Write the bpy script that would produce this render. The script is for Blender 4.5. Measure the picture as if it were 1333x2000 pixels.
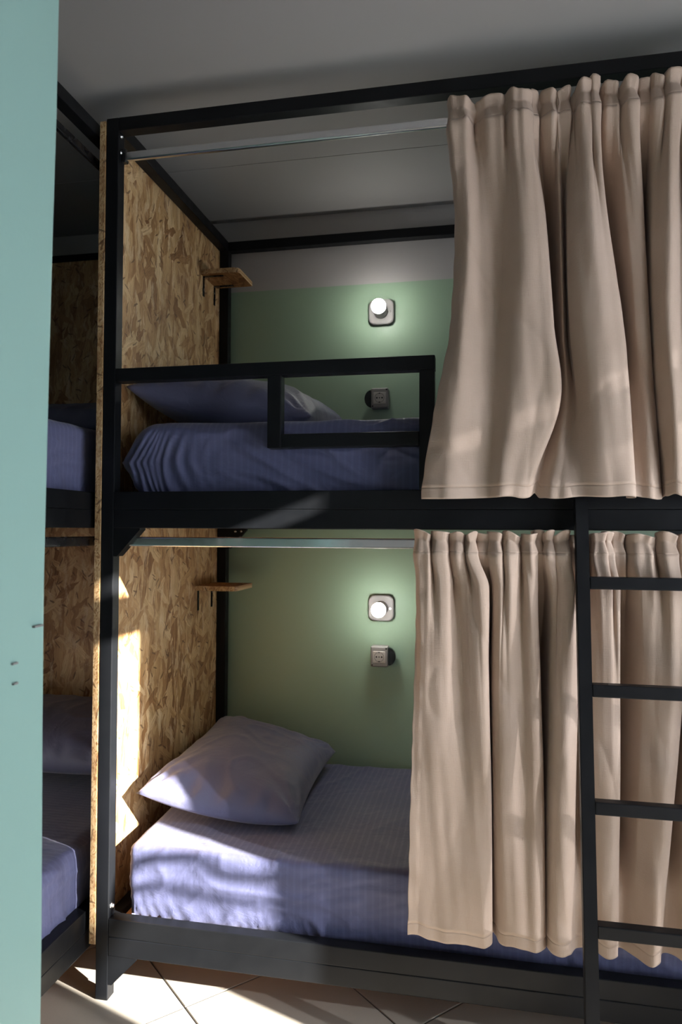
import bpy, bmesh, math, random
from mathutils import Vector, Matrix, noise

for o in list(bpy.data.objects):
    bpy.data.objects.remove(o)
SC = bpy.context.scene
COL = SC.collection

# ---------------------------------------------------------------- camera
yaw, pitch, roll = 0.1977, 0.0255, -0.0048
fwd = Vector((-math.sin(yaw)*math.cos(pitch), math.cos(yaw)*math.cos(pitch), math.sin(pitch)))
right = Vector((math.cos(yaw), math.sin(yaw), 0))
down = fwd.cross(right)
r2 = math.cos(roll)*right + math.sin(roll)*down
d2 = -math.sin(roll)*right + math.cos(roll)*down
cam_d = bpy.data.cameras.new('camera')
cam = bpy.data.objects.new('camera', cam_d)
COL.objects.link(cam)
M = Matrix((r2, -d2, -fwd)).transposed().to_4x4()
M.translation = Vector((1.131, -1.9621, 1.3948))
cam.matrix_world = M
cam_d.sensor_fit = 'VERTICAL'
cam_d.sensor_height = 36.0
cam_d.lens = 1389.37/2000*36
cam_d.clip_start = 0.05
cam_d.dof.use_dof = True
cam_d.dof.focus_distance = 2.05
cam_d.dof.aperture_fstop = 5.0
SC.camera = cam

# ---------------------------------------------------------------- world, sun, exposure
W = bpy.data.worlds.new('daylight')
SC.world = W
W.use_nodes = True
bg = W.node_tree.nodes['Background']
bg.inputs[0].default_value = (0.72, 0.85, 1.0, 1)
bg.inputs[1].default_value = 3.4
sun_d = bpy.data.lights.new('sun', 'SUN')
sun_d.energy = 44.0
sun_d.color = (1.0, 0.95, 0.87)
sun_d.angle = math.radians(0.6)
sun = bpy.data.objects.new('sun', sun_d)
COL.objects.link(sun)
sun.location = (6, -2.2, 4)
sun.rotation_euler = Vector((-1.0, 0.37, -0.385)).to_track_quat('-Z', 'Y').to_euler()

SC.view_settings.view_transform = 'Standard'
SC.view_settings.look = 'None'
SC.view_settings.gamma = 1.0
SC.view_settings.use_curve_mapping = False
SC.view_settings.exposure = 0.12

# ---------------------------------------------------------------- helpers
def link(name, me, m=None, parent=None):
    o = bpy.data.objects.new(name, me)
    COL.objects.link(o)
    if m is not None:
        me.materials.append(m)
    if parent is not None:
        o.parent = parent
    return o

def obj(name, bm, m, parent=None, smooth=False):
    me = bpy.data.meshes.new(name)
    bmesh.ops.recalc_face_normals(bm, faces=bm.faces)
    bm.to_mesh(me)
    bm.free()
    if smooth:
        me.polygons.foreach_set('use_smooth', [True]*len(me.polygons))
    o = link(name, me, m, parent)
    if parent is not None:                      # geometry is written in world metres
        o.location = -parent.location if parent.parent is None else (0, 0, 0)
    return o

def thing(name, label, cat, loc=(0, 0, 0), group=None):
    o = bpy.data.objects.new(name, None)
    COL.objects.link(o)
    o.location = loc
    tag(o, label, cat, group)
    return o

def tag(o, label, cat, group=None, kind=None):
    o['label'] = label
    o['category'] = cat
    if group: o['group'] = group
    if kind: o['kind'] = kind
    return o

def struct(o):
    o['kind'] = 'structure'
    return o

def bx(bm, x0, x1, y0, y1, z0, z1, bev=0.0, seg=1):
    t = bmesh.new()
    bmesh.ops.create_cube(t, size=1)
    for v in t.verts:
        v.co = Vector(((x0+x1)/2+v.co.x*(x1-x0), (y0+y1)/2+v.co.y*(y1-y0), (z0+z1)/2+v.co.z*(z1-z0)))
    if bev > 0:
        bmesh.ops.bevel(t, geom=list(t.edges), offset=bev, segments=seg, affect='EDGES', profile=0.5)
    me = bpy.data.meshes.new('tmp'); t.to_mesh(me); t.free()
    bm.from_mesh(me); bpy.data.meshes.remove(me)

def box(name, x0, x1, y0, y1, z0, z1, m, parent=None, bev=0.002, seg=2):
    bm = bmesh.new(); bx(bm, x0, x1, y0, y1, z0, z1, bev, seg)
    return obj(name, bm, m, parent)

def prism(bm, pts, axis, a, b):
    """extrude a polygon of 2D points along axis from a to b"""
    def P(p, t):
        return {'x': (t, p[0], p[1]), 'y': (p[0], t, p[1]), 'z': (p[0], p[1], t)}[axis]
    A = [bm.verts.new(P(p, a)) for p in pts]
    B = [bm.verts.new(P(p, b)) for p in pts]
    bm.faces.new(A); bm.faces.new(B[::-1])
    n = len(pts)
    for i in range(n):
        bm.faces.new((A[i], B[i], B[(i+1) % n], A[(i+1) % n]))

def beam(bm, p, q, w, d, bev=0.0015):
    """square tube from p to q, w wide in x, d deep across"""
    p, q = Vector(p), Vector(q)
    ax = (q-p).normalized(); L = (q-p).length
    side = Vector((1, 0, 0)) if abs(ax.x) < 0.5 else Vector((0, 0, 1))
    side = (side-ax*side.dot(ax)).normalized(); oth = ax.cross(side)
    t = bmesh.new(); bmesh.ops.create_cube(t, size=1)
    for v in t.verts:
        v.co = Vector((v.co.x*w, v.co.y*d, v.co.z*L))
    bmesh.ops.bevel(t, geom=list(t.edges), offset=bev, segments=2, affect='EDGES')
    Mx = Matrix((side, oth, ax)).transposed().to_4x4(); Mx.translation = (p+q)/2
    t.transform(Mx)
    me = bpy.data.meshes.new('tmp'); t.to_mesh(me); t.free(); bm.from_mesh(me); bpy.data.meshes.remove(me)

def lathe(bm, prof, origin, axis=(0, 0, 1), seg=24):
    """profile [(r, h)] turned round axis"""
    ax = Vector(axis).normalized()
    s = Vector((1, 0, 0)) if abs(ax.x) < 0.9 else Vector((0, 1, 0))
    s = (s-ax*s.dot(ax)).normalized(); t = ax.cross(s)
    rings = []
    for r, h in prof:
        rings.append([bm.verts.new(Vector(origin)+ax*h+(s*math.cos(2*math.pi*k/seg)+t*math.sin(2*math.pi*k/seg))*max(r, 1e-5)) for k in range(seg)])
    for a, b in zip(rings, rings[1:]):
        for k in range(seg):
            bm.faces.new((a[k], a[(k+1) % seg], b[(k+1) % seg], b[k]))
    bm.faces.new(rings[0][::-1]); bm.faces.new(rings[-1])

def nz(x, y=0.0, z=0.0):
    return noise.noise(Vector((x, y, z)))

# ---------------------------------------------------------------- materials
class NT:
    def __init__(s, name):
        s.m = bpy.data.materials.new(name); s.m.use_nodes = True
        s.t = s.m.node_tree; s.b = s.t.nodes['Principled BSDF']
    def n(s, typ, **kw):
        k = s.t.nodes.new(typ)
        for a, v in kw.items():
            setattr(k, a, v)
        return k
    def l(s, a, b):
        s.t.links.new(a, b)
    def coord(s, loc=(0, 0, 0), rot=(0, 0, 0), sc=(1, 1, 1), src=None):
        if src is None:
            src = s.n('ShaderNodeNewGeometry').outputs['Position']
        mp = s.n('ShaderNodeMapping')
        mp.inputs['Location'].default_value = loc
        mp.inputs['Rotation'].default_value = rot
        mp.inputs['Scale'].default_value = sc
        s.l(src, mp.inputs['Vector'])
        return mp.outputs[0]
    def noise(s, vec, scale, detail=3, rough=0.5):
        k = s.n('ShaderNodeTexNoise'); k.inputs['Scale'].default_value = scale
        k.inputs['Detail'].default_value = detail; k.inputs['Roughness'].default_value = rough
        if vec is not None: s.l(vec, k.inputs['Vector'])
        return k.outputs['Fac']
    def ramp(s, fac, stops, interp='LINEAR'):
        k = s.n('ShaderNodeValToRGB'); cr = k.color_ramp; cr.interpolation = interp
        while len(cr.elements) < len(stops): cr.elements.new(0.5)
        for e, (p, c) in zip(cr.elements, stops):
            e.position = p; e.color = (c[0], c[1], c[2], 1) if hasattr(c, '__len__') else (c, c, c, 1)
        s.l(fac, k.inputs[0]); return k.outputs[0]
    def mix(s, fac, a, b, mode='MIX'):
        k = s.n('ShaderNodeMix', data_type='RGBA', blend_type=mode)
        for sock, v in ((k.inputs[0], fac), (k.inputs[6], a), (k.inputs[7], b)):
            if hasattr(v, 'is_output'): s.l(v, sock)
            elif hasattr(v, '__len__'): sock.default_value = (v[0], v[1], v[2], 1)
            else: sock.default_value = v
        return k.outputs[2]
    def math(s, op, a, b=0.0):
        k = s.n('ShaderNodeMath', operation=op)
        for sock, v in ((k.inputs[0], a), (k.inputs[1], b)):
            if hasattr(v, 'is_output'): s.l(v, sock)
            else: sock.default_value = v
        return k.outputs[0]
    def bump(s, h, strength=0.3, dist=0.002):
        k = s.n('ShaderNodeBump'); k.inputs['Strength'].default_value = strength
        k.inputs['Distance'].default_value = dist
        s.l(h, k.inputs['Height']); s.l(k.outputs[0], s.b.inputs['Normal'])
    def set(s, **kw):
        for a, v in kw.items():
            i = s.b.inputs[a.replace('_', ' ')]
            if hasattr(v, 'is_output'): s.l(v, i)
            elif hasattr(v, '__len__'): i.default_value = (v[0], v[1], v[2], 1)
            else: i.default_value = v
        return s.m

def mat_paint(name, col, rough=0.6, bump=0.15, upper=None, split=None):
    k = NT(name); v = k.coord()
    big = k.noise(v, 1.7, 3)
    base = k.mix(k.math('MULTIPLY', big, 0.18), col, tuple(c*0.8 for c in col))
    if upper:
        sep = k.n('ShaderNodeSeparateXYZ'); k.l(v, sep.inputs[0])
        wob = k.math('MULTIPLY', k.noise(k.coord(sc=(1, 1, 0)), 9, 3), 0.006)
        f = k.math('GREATER_THAN', k.math('ADD', sep.outputs[2], wob), split+0.003)
        base = k.mix(f, base, upper)
    k.bump(k.noise(v, 120, 4, 0.6), bump, 0.002)
    return k.set(Base_Color=base, Roughness=rough)

def mat_metal_paint():
    k = NT('black powder coat'); v = k.coord()
    c = k.mix(k.noise(v, 6, 4), (0.004, 0.0045, 0.0055), (0.008, 0.009, 0.011))
    r = k.ramp(k.noise(v, 25, 4), [(0.3, 0.36), (0.7, 0.48)])
    k.bump(k.noise(v, 700, 2), 0.08, 0.0005)
    return k.set(Base_Color=c, Roughness=r, Specular_IOR_Level=0.22)

def mat_osb(name, axes='yz', edge=False, tint=(1, 1, 1)):
    k = NT(name)
    pos = k.n('ShaderNodeNewGeometry').outputs['Position']
    sep = k.n('ShaderNodeSeparateXYZ'); k.l(pos, sep.inputs[0])
    comb = k.n('ShaderNodeCombineXYZ')
    k.l(sep.outputs['xyz'.index(axes[0])], comb.inputs[0]); k.l(sep.outputs['xyz'.index(axes[1])], comb.inputs[1])
    flat = comb.outputs[0]
    wn = k.n('ShaderNodeTexNoise'); wn.inputs['Scale'].default_value = 16; wn.inputs['Detail'].default_value = 5
    k.l(flat, wn.inputs['Vector'])
    vm = k.n('ShaderNodeVectorMath', operation='MULTIPLY_ADD')
    k.l(wn.outputs['Color'], vm.inputs[0]); vm.inputs[1].default_value = (0.034, 0.034, 0); k.l(flat, vm.inputs[2])
    warp = vm.outputs[0]
    pal = [(0.0, (0.27, 0.135, 0.05)), (0.14, (0.38, 0.215, 0.09)), (0.32, (0.50, 0.315, 0.145)), (0.55, (0.60, 0.41, 0.21)), (0.80, (0.70, 0.53, 0.31)), (1.0, (0.54, 0.35, 0.17))]
    col = None; hgt = None
    layers = [(0.03, 27, 8.5, 3.1, 0), (-0.26, 25, 6.5, 9.7, 0.45), (0.34, 27, 7, 21.3, 0.55), (-0.06, 40, 7, 40.1, 0.60), (0.18, 48, 9, 15.1, 0.72), (-0.9, 36, 11, 77.7, 0.86), (1.0, 36, 11, 57.7, 0.90)]
    if edge:
        layers = [(0.0, 420, 120, 3.1, 0), (0.3, 300, 160, 9.7, 0.5)]
    for a, su, sv, off, thr in layers:
        v = k.coord(loc=(off, off*1.7, 0), src=warp)
        v = k.coord(rot=(0, 0, a), src=v); v = k.coord(sc=(su, sv, 1), src=v)
        vo = k.n('ShaderNodeTexVoronoi'); vo.inputs['Scale'].default_value = 1.0; vo.voronoi_dimensions = '2D'
        k.l(v, vo.inputs['Vector'])
        sp = k.n('ShaderNodeSeparateColor'); k.l(vo.outputs['Color'], sp.inputs[0])
        c = k.ramp(sp.outputs[0], pal)
        if not edge:        # grain running along this strand
            gg = k.noise(k.coord(sc=(5.5, 0.9, 1), src=v), 1.0, 6, 0.75)
            c = k.mix(0.8, c, k.ramp(gg, [(0.36, (0.50, 0.36, 0.24)), (0.50, (0.95, 0.92, 0.88)), (0.66, (1.15, 1.13, 1.1))]), 'MULTIPLY')
        if col is None:
            col = c; hgt = sp.outputs[1]
        else:
            f = k.math('GREATER_THAN', sp.outputs[2], thr)
            col = k.mix(f, col, c)
            hh = k.n('ShaderNodeMix', data_type='FLOAT'); k.l(f, hh.inputs[0]); k.l(hgt, hh.inputs[2]); k.l(sp.outputs[1], hh.inputs[3])
            hgt = hh.outputs[0]
    g = k.noise(k.coord(sc=(260, 30, 1), src=warp), 1.0, 4, 0.65)
    # reddish bark-side smears and ragged blotches
    g2 = k.noise(k.coord(sc=(30, 9, 1), loc=(3, 3, 0), src=warp), 1.0, 6, 0.72)
    col = k.mix(k.ramp(g2, [(0.54, 0.0), (0.62, 0.75)]), col, (0.30, 0.155, 0.065))
    g3 = k.noise(k.coord(sc=(24, 7, 1), loc=(13, 5, 0), src=warp), 1.0, 6, 0.7)
    col = k.mix(k.ramp(g3, [(0.55, 0.0), (0.64, 0.7)]), col, (0.70, 0.55, 0.36))
    # thin dark slivers lying at several angles
    for ang, sx, sy, of in ((0.25, 90, 13, 0.0), (-0.5, 90, 14, 4.4), (0.9, 80, 16, 8.1), (-1.2, 90, 18, 12.9)):
        v = k.coord(rot=(0, 0, ang), src=k.coord(loc=(of, of, 0), src=warp)); v = k.coord(sc=(sx, sy, 1), src=v)
        vo = k.n('ShaderNodeTexVoronoi'); vo.voronoi_dimensions = '2D'; vo.inputs['Scale'].default_value = 1.0
        k.l(v, vo.inputs['Vector'])
        sp = k.n('ShaderNodeSeparateColor'); k.l(vo.outputs['Color'], sp.inputs[0])
        voidm = k.math('MULTIPLY', k.math('LESS_THAN', vo.outputs['Distance'], 0.26), k.math('GREATER_THAN', sp.outputs[0], 0.955))
        col = k.mix(k.math('MULTIPLY', voidm, 0.75), col, (0.12, 0.055, 0.022))
    # broad tone patches
    col = k.mix(0.7, col, k.ramp(k.noise(flat, 6, 3), [(0.35, (0.78, 0.70, 0.62)), (0.65, (1.1, 1.08, 1.05))]), 'MULTIPLY')
    col = k.mix(1.0, col, tint, 'MULTIPLY')
    k.bump(k.math('ADD', hgt, k.math('MULTIPLY', g, 0.6)), 0.5, 0.0012)
    return k.set(Base_Color=col, Roughness=0.55)

def mat_bedding(name, axis=0, per=0.021, col=(0.108, 0.116, 0.225), stripe=0.7):
    k = NT(name); v = k.coord()
    sep = k.n('ShaderNodeSeparateXYZ'); k.l(v, sep.inputs[0])
    s = k.math('SINE', k.math('MULTIPLY', sep.outputs[axis], 2*math.pi/per))
    f = k.ramp(s, [(0.35, 0.0), (0.65, 1.0)])
    base = k.mix(f, tuple(c*(1-.06*stripe) for c in col), tuple(c*(1+.06*stripe) for c in col))
    base = k.mix(0.5, base, k.ramp(k.noise(v, 5, 3), [(0.3, (0.86, 0.86, 0.88)), (0.7, (1.08, 1.08, 1.06))]), 'MULTIPLY')
    r = k.ramp(s, [(0.35, 0.55+.05*stripe), (0.65, 0.55-.10*stripe)])
    cr = k.n('ShaderNodeTexNoise'); cr.inputs['Scale'].default_value = 9; cr.inputs['Detail'].default_value = 5; cr.inputs['Roughness'].default_value = 0.55
    cr.inputs['Distortion'].default_value = 0.6
    k.l(v, cr.inputs['Vector'])
    weave = k.noise(v, 1500, 2)
    k.bump(k.math('ADD', k.math('MULTIPLY', cr.outputs['Fac'], 4.0), k.math('MULTIPLY', weave, 0.25)), 0.35, 0.006)
    return k.set(Base_Color=base, Roughness=r, Sheen_Weight=0.25, Sheen_Roughness=0.4)

def mat_curtain():
    k = NT('beige curtain cloth'); v = k.coord()
    base = k.mix(k.ramp(k.noise(v, 4, 4), [(0.3, 0.0), (0.7, 1.0)]), (0.47, 0.355, 0.275), (0.56, 0.43, 0.345))
    th = k.noise(k.coord(sc=(900, 900, 40)), 1.0, 2)
    th2 = k.noise(k.coord(sc=(40, 40, 900)), 1.0, 2)
    weave = k.math('ADD', th, th2)
    base = k.mix(k.math('MULTIPLY', weave, 0.12), base, (0.36, 0.26, 0.19))
    k.bump(k.math('ADD', weave, k.math('MULTIPLY', k.noise(v, 16, 4), 2.0)), 0.22, 0.003)
    return k.set(Base_Color=base, Roughness=0.72, Sheen_Weight=0.15, Sheen_Roughness=0.35, Sheen_Tint=(0.95, 0.92, 1.0))

def mat_plain(name, col, rough=0.5, metal=0.0, **kw):
    k = NT(name)
    r = k.ramp(k.noise(k.coord(), 40, 3), [(0.3, max(rough-0.06, 0.02)), (0.7, rough+0.06)])
    return k.set(Base_Color=col, Roughness=r, Metallic=metal, **kw)

def mat_tile():
    k = NT('beige floor tile'); v = k.coord()
    oi = k.n('ShaderNodeObjectInfo')
    c = k.mix(k.noise(v, 5, 5, 0.6), (0.40, 0.36, 0.30), (0.52, 0.475, 0.41))
    c = k.mix(k.math('MULTIPLY', k.noise(v, 220, 3), 0.35), c, (0.36, 0.32, 0.27))
    c = k.mix(k.math('MULTIPLY', oi.outputs['Random'], 0.18), c, (0.34, 0.30, 0.25))
    k.bump(k.noise(v, 60, 3), 0.06, 0.002)
    return k.set(Base_Color=c, Roughness=0.38)

def mat_emit(name, col, strength):
    k = NT(name)
    return k.set(Base_Color=(0.9, 0.9, 0.9), Emission_Color=col, Emission_Strength=strength)

def mat_sheer():
    m = bpy.data.materials.new('white sheer voile'); m.use_nodes = True
    t = m.node_tree; t.nodes.clear()
    out = t.nodes.new('ShaderNodeOutputMaterial')
    tr = t.nodes.new('ShaderNodeBsdfTransparent'); tl = t.nodes.new('ShaderNodeBsdfTranslucent'); df = t.nodes.new('ShaderNodeBsdfDiffuse')
    tl.inputs[0].default_value = (0.74, 0.80, 0.90, 1); df.inputs[0].default_value = (0.78, 0.82, 0.88, 1)
    m1 = t.nodes.new('ShaderNodeMixShader'); m1.inputs[0].default_value = 0.35
    m2 = t.nodes.new('ShaderNodeMixShader')
    wv = t.nodes.new('ShaderNodeTexNoise'); wv.inputs['Scale'].default_value = 6
    rp = t.nodes.new('ShaderNodeMapRange'); rp.inputs[3].default_value = 0.96; rp.inputs[4].default_value = 0.975; tr.inputs[0].default_value = (0.84, 0.88, 1.0, 1)
    t.links.new(wv.outputs['Fac'], rp.inputs[0]); t.links.new(rp.outputs[0], m2.inputs[0])
    t.links.new(tl.outputs[0], m1.inputs[1]); t.links.new(df.outputs[0], m1.inputs[2])
    t.links.new(tr.outputs[0], m2.inputs[1]); t.links.new(m1.outputs[0], m2.inputs[2])
    t.links.new(m2.outputs[0], out.inputs[0])
    return m

PAINT_LIGHT = (0.50, 0.485, 0.475)
M_back = mat_paint('two tone wall paint', (0.305, 0.425, 0.305), 0.42, 0.12, upper=(0.44, 0.42, 0.415), split=2.443)
M_wall = mat_paint('pale wall paint', (0.62, 0.60, 0.57))
M_green = mat_paint('sea green wall paint', (0.31, 0.505, 0.455), 0.45, 0.15)
M_ceil = mat_paint('ceiling paint', (0.34, 0.33, 0.32), 0.7, 0.08)
M_black = mat_metal_paint()
M_osb_x = mat_osb('strand board', 'yz')
M_osb_y = mat_osb('strand board end panel', 'xz', tint=(0.95, 0.92, 0.88))
M_osb_s = mat_osb('strand board shelf', 'xy', tint=(0.75, 0.55, 0.42))
M_osb_e = mat_osb('strand board cut edge', 'xz', edge=True, tint=(0.85, 0.85, 0.85))
M_bed = mat_bedding('blue satin stripe cotton')
M_pil = mat_bedding('blue grey pillow cotton', 1, 0.021, (0.105, 0.108, 0.190), 0.0)
M_bedl = mat_bedding('blue satin stripe cotton crosswise', 1)
M_cur = mat_curtain()
M_chrome = mat_plain('chrome', (0.85, 0.86, 0.88), 0.20, 1.0)
M_steel = mat_plain('zinc bolt', (0.7, 0.7, 0.7), 0.25, 1.0)
M_tile = mat_tile()
M_grout = mat_plain('grey grout', (0.10, 0.10, 0.115), 0.9)
M_faceplate = mat_plain('pale socket plate', (0.46, 0.43, 0.39), 0.4)
M_ring = mat_plain('dark grey plastic', (0.10, 0.095, 0.09), 0.6)  # darker grey for the socket ring
M_plast = mat_plain('grey white plastic', (0.30, 0.285, 0.275), 0.5)
M_plastd = mat_plain('grey plastic', (0.24, 0.23, 0.22), 0.5)
M_hole = mat_plain('dark socket hole', (0.01, 0.01, 0.01), 0.7)
M_blackp = mat_plain('glossy black plastic', (0.012, 0.012, 0.013), 0.25)
M_bulb = mat_emit('lit frosted bulb', (1.0, 0.98, 0.92), 84.0)
M_led = mat_emit('lit indicator', (1.0, 0.98, 0.93), 1.5)
M_white = mat_plain('white window paint', (0.75, 0.75, 0.74), 0.4)
M_sheer = mat_sheer()

# ---------------------------------------------------------------- room shell
RX0, RX1, RY0, RY1, CZ = -1.07, 2.70, -3.2, 1.005, 2.757
floor = struct(box('floor', RX0-.2, RX1+.2, RY0-.2, RY1+.2, -0.12, -0.004, M_grout, bev=0))
ceil_ = struct(box('ceiling', RX0-.2, RX1+.2, RY0-.2, RY1+.2, CZ+0.012, CZ+0.12, M_ceil, bev=0))
box('ceiling_panel', RX0, RX1, RY0, 0.5375, CZ, CZ+0.012, M_ceil, ceil_, bev=0.001)
box('ceiling_panel', RX0, RX1, 0.5405, RY1, CZ+0.0005, CZ+0.012, M_ceil, ceil_, bev=0.001)
struct(box('wall_back', RX0-.2, RX1+.2, RY1, RY1+.15, -0.004, CZ+0.012, M_back, bev=0))
struct(box('wall_left', RX0-.2, RX0, RY0, RY1, -0.004, CZ+0.012, M_wall, bev=0))
struct(box('wall_front', RX0-.2, RX1+.2, RY0-.2, RY0, -0.004, CZ+0.012, M_wall, bev=0))
# window wall on the right: tall balcony window, transom bar, top light
WY0, WY1, WZ0, WZ1 = -1.74, -0.42, 0.06, 2.35
bm = bmesh.new()
bx(bm, RX1, RX1+.2, RY0, WY0, -0.004, CZ+0.012)
bx(bm, RX1, RX1+.2, WY1, RY1, -0.004, CZ+0.012)
bx(bm, RX1, RX1+.2, WY0, WY1, -0.004, WZ0)
bx(bm, RX1, RX1+.2, WY0, WY1, WZ1, CZ+0.012)
struct(obj('wall_right', bm, M_wall))
bm = bmesh.new()
for a in ((WY0, WY0+.05, WZ0, WZ1), (WY1-.05, WY1, WZ0, WZ1), (WY0+.05, WY1-.05, WZ0, WZ0+.05), (WY0+.05, WY1-.05, WZ1-.04, WZ1), (WY0+.05, WY1-.05, 2.115, 2.235), (-1.36, -1.30, WZ0+.05, 2.115)):
    bx(bm, RX1+.02, RX1+.08, *a, bev=0.004)
win = struct(obj('window_1', bm, M_white))

# partition stub at the left of the doorway, its plaster arris not quite straight
PX = 0.45
prof = [(0.0, 0.003), (0.3, 0.0015), (0.78, 0.0), (1.09, -0.004), (1.32, -0.0055), (1.645, -0.002), (1.886, 0.0015), (2.076, 0.005), (2.45, 0.007), (CZ+.01, 0.008)]
bm = bmesh.new()
loops = []
for z, dx in prof:
    dx *= 0.95
    pts = [(RX0, -1.25), (PX-.004, -1.25), (PX, -1.246), (PX+dx*.2, -1.08), (PX+dx, -0.945), (PX+dx-.001, -0.941), (PX+dx-.004, -0.938), (RX0, -0.938)]
    loops.append([bm.verts.new((x, y, z-0.003)) for x, y in pts])
for a, b in zip(loops, loops[1:]):
    for i in range(8):
        bm.faces.new((a[i], a[(i+1) % 8], b[(i+1) % 8], b[i]))
bm.faces.new(loops[0]); bm.faces.new(loops[-1])
ws = struct(obj('wall_partition', bm, M_green))
# chips in its paint
for (y, z, l) in ((-1.018, 1.195, .012), (-1.016, 1.165, .010), (-0.962, 1.243, .022)):
    bm = bmesh.new(); bx(bm, PX-0.004, PX+0.0012, y-l/2, y+l/2, z-.0015, z+.0015)
    obj('paint_chip', bm, M_plastd, ws)

# floor tiles laid on the diagonal, each its own piece
A45 = math.radians(47.1); TS = 0.456; G = 0.0050
e1 = Vector((math.cos(A45), math.sin(A45))); e2 = Vector((-math.sin(A45), math.cos(A45)))
O = Vector((0.275, 0.022))
def clip(poly, rect):
    for ax, s, lim in ((0, 1, rect[0]), (0, -1, rect[1]), (1, 1, rect[2]), (1, -1, rect[3])):
        out = []
        for i in range(len(poly)):
            p, q = poly[i], poly[(i+1) % len(poly)]
            ip, iq = s*(p[ax]-lim) >= 0, s*(q[ax]-lim) >= 0
            if ip: out.append(p)
            if ip != iq:
                t = (lim-p[ax])/(q[ax]-p[ax]); out.append((p[0]+t*(q[0]-p[0]), p[1]+t*(q[1]-p[1])))
        poly = out
        if len(poly) < 3: return None
    return poly
for i in range(-12, 13):
    for j in range(-12, 13):
        c = []
        for (a, b) in ((0, 0), (1, 0), (1, 1), (0, 1)):
            p = O+e1*((i+a)*TS+(G/2 if a == 0 else -G/2))+e2*((j+b)*TS+(G/2 if b == 0 else -G/2))
            c.append((p.x, p.y))
        c = clip(c, (RX0, RX1, RY0, RY1))
        if not c: continue
        area = abs(sum(c[k][0]*c[(k+1) % len(c)][1]-c[(k+1) % len(c)][0]*c[k][1] for k in range(len(c))))/2
        if area < 0.004: continue
        cen = Vector((sum(p[0] for p in c)/len(c), sum(p[1] for p in c)/len(c)))
        bm = bmesh.new()
        lo = [bm.verts.new((x, y, -0.004)) for x, y in c]
        mi = [bm.verts.new((x, y, -0.0012)) for x, y in c]
        up = []
        for x, y in c:
            d = (cen-Vector((x, y))); d = d.normalized()*0.0016
            up.append(bm.verts.new((x+d.x, y+d.y, 0.0)))
        bm.faces.new(up)
        n = len(c)
        for a, b in ((lo, mi), (mi, up)):
            for k in range(n):
                bm.faces.new((a[k], a[(k+1) % n], b[(k+1) % n], b[k]))
        obj('tile', bm, M_tile, floor)

# ---------------------------------------------------------------- bunk beds
def bolt(p, axis, parent, r=0.006, h=0.004):
    bm = bmesh.new(); lathe(bm, [(r*1.25, 0), (r*1.25, 0.001), (r, 0.0012), (r*.95, h*.7), (r*.5, h)], p, axis, 12)
    return obj('bolt', bm, M_steel, parent, True)

H = 2.65
DZ0, DZM, DZ1 = 1.398, 1.453, 1.507         # upper deck rails
LZ0, LZM, LZ1 = 0.132, 0.187, 0.240         # lower deck rails

def double_rail(parent, x0, x1, y0, y1, z0, zm, z1):
    box('rail', x0, x1, y0, y1, z0, zm, M_black, parent, 0.0025)
    box('rail', x0, x1, y0, y1, zm, z1, M_black, parent, 0.0025)

BX1, BY1 = 1.95, 0.995
bunk = thing('bunk_bed', 'black square-tube steel two-tier bunk with canopy frame, curtains and blue mattresses', 'bunk bed', (0.97, 0.5, 0))
for (x, y) in ((0, 0), (0, BY1-.04), (BX1-.04, 0), (BX1-.04, BY1-.04)):
    box('post', x, x+.04, y, y+.04, 0.0, H, M_black, bunk, 0.0025)
for y in (0, BY1-.04):
    box('canopy_rail', .04, BX1-.04, y, y+.04, H-.04, H, M_black, bunk, 0.0025)
    double_rail(bunk, .04, BX1-.04, y, y+.04, DZ0, DZM, DZ1)
    double_rail(bunk, .04, BX1-.04, y, y+.04, LZ0, LZM, LZ1)
for x in (0, BX1-.04):
    box('canopy_rail', x, x+.04, .04, BY1-.04, H-.04, H, M_black, bunk, 0.0025)
    for z0, z1 in ((DZ0+.02, DZ1), (LZ0+.02, LZ1-.02)):
        box('end_rail', x, x+.04, .04, BY1-.04, z0, z1, M_black, bunk, 0.0025)
# corner gussets under the rails
for sx, X0 in ((1, .04), (-1, BX1-.04)):
    for y0 in (0.001, BY1-.039):
        for zt, h, w in ((DZ0, .085, .085), (LZ0, .085, .09)):
            bm = bmesh.new()
            prism(bm, [(X0, zt), (X0+sx*w, zt), (X0+sx*w, zt-.005), (X0+sx*.012, zt-h), (X0, zt-h)], 'y', y0, y0+.038)
            obj('gusset', bm, M_black, bunk)
# bracket plates with bolts
bm = bmesh.new(); prism(bm, [(.04, 1.397), (.135, 1.397), (.115, 1.368), (.04, 1.368)], 'y', .945, .953)
obj('bracket_plate', bm, M_black, bunk)
bolt((.085, .945, 1.387), (0, -1, 0), bunk, .004); bolt((.112, .945, 1.387), (0, -1, 0), bunk, .004)
bolt((.040, .018, .270), (1, 0, 0), bunk, .008, .009)
bolt((.040, .018, 2.60), (1, 0, 0), bunk, .005, .006)
bolt((.040, .018, 2.55), (1, 0, 0), bunk, .005, .004)
# upper guard: long top bar, lowered loop
box('guard_rail', .04, 1.0, 0, .04, 1.840, 1.880, M_black, bunk, 0.0025)
box('guard_rail', .56, .957, 0, .04, 1.630, 1.670, M_black, bunk, 0.0025)
box('guard_post', .519, .560, 0, .04, 1.630, 1.840, M_black, bunk, 0.0025)
box('guard_post', .957, .999, 0, .04, 1.507, 1.840, M_black, bunk, 0.0025)
# slatted deck boards the mattresses lie on
for z in (1.4655, 0.1955):
    for k in range(6):
        x0 = .046+k*.310
        bm = bmesh.new(); bx(bm, x0, x0+.307, .041, .954, z, z+.012, .001)
        o = obj('deck_board', bm, M_osb_s, bunk)

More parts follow.
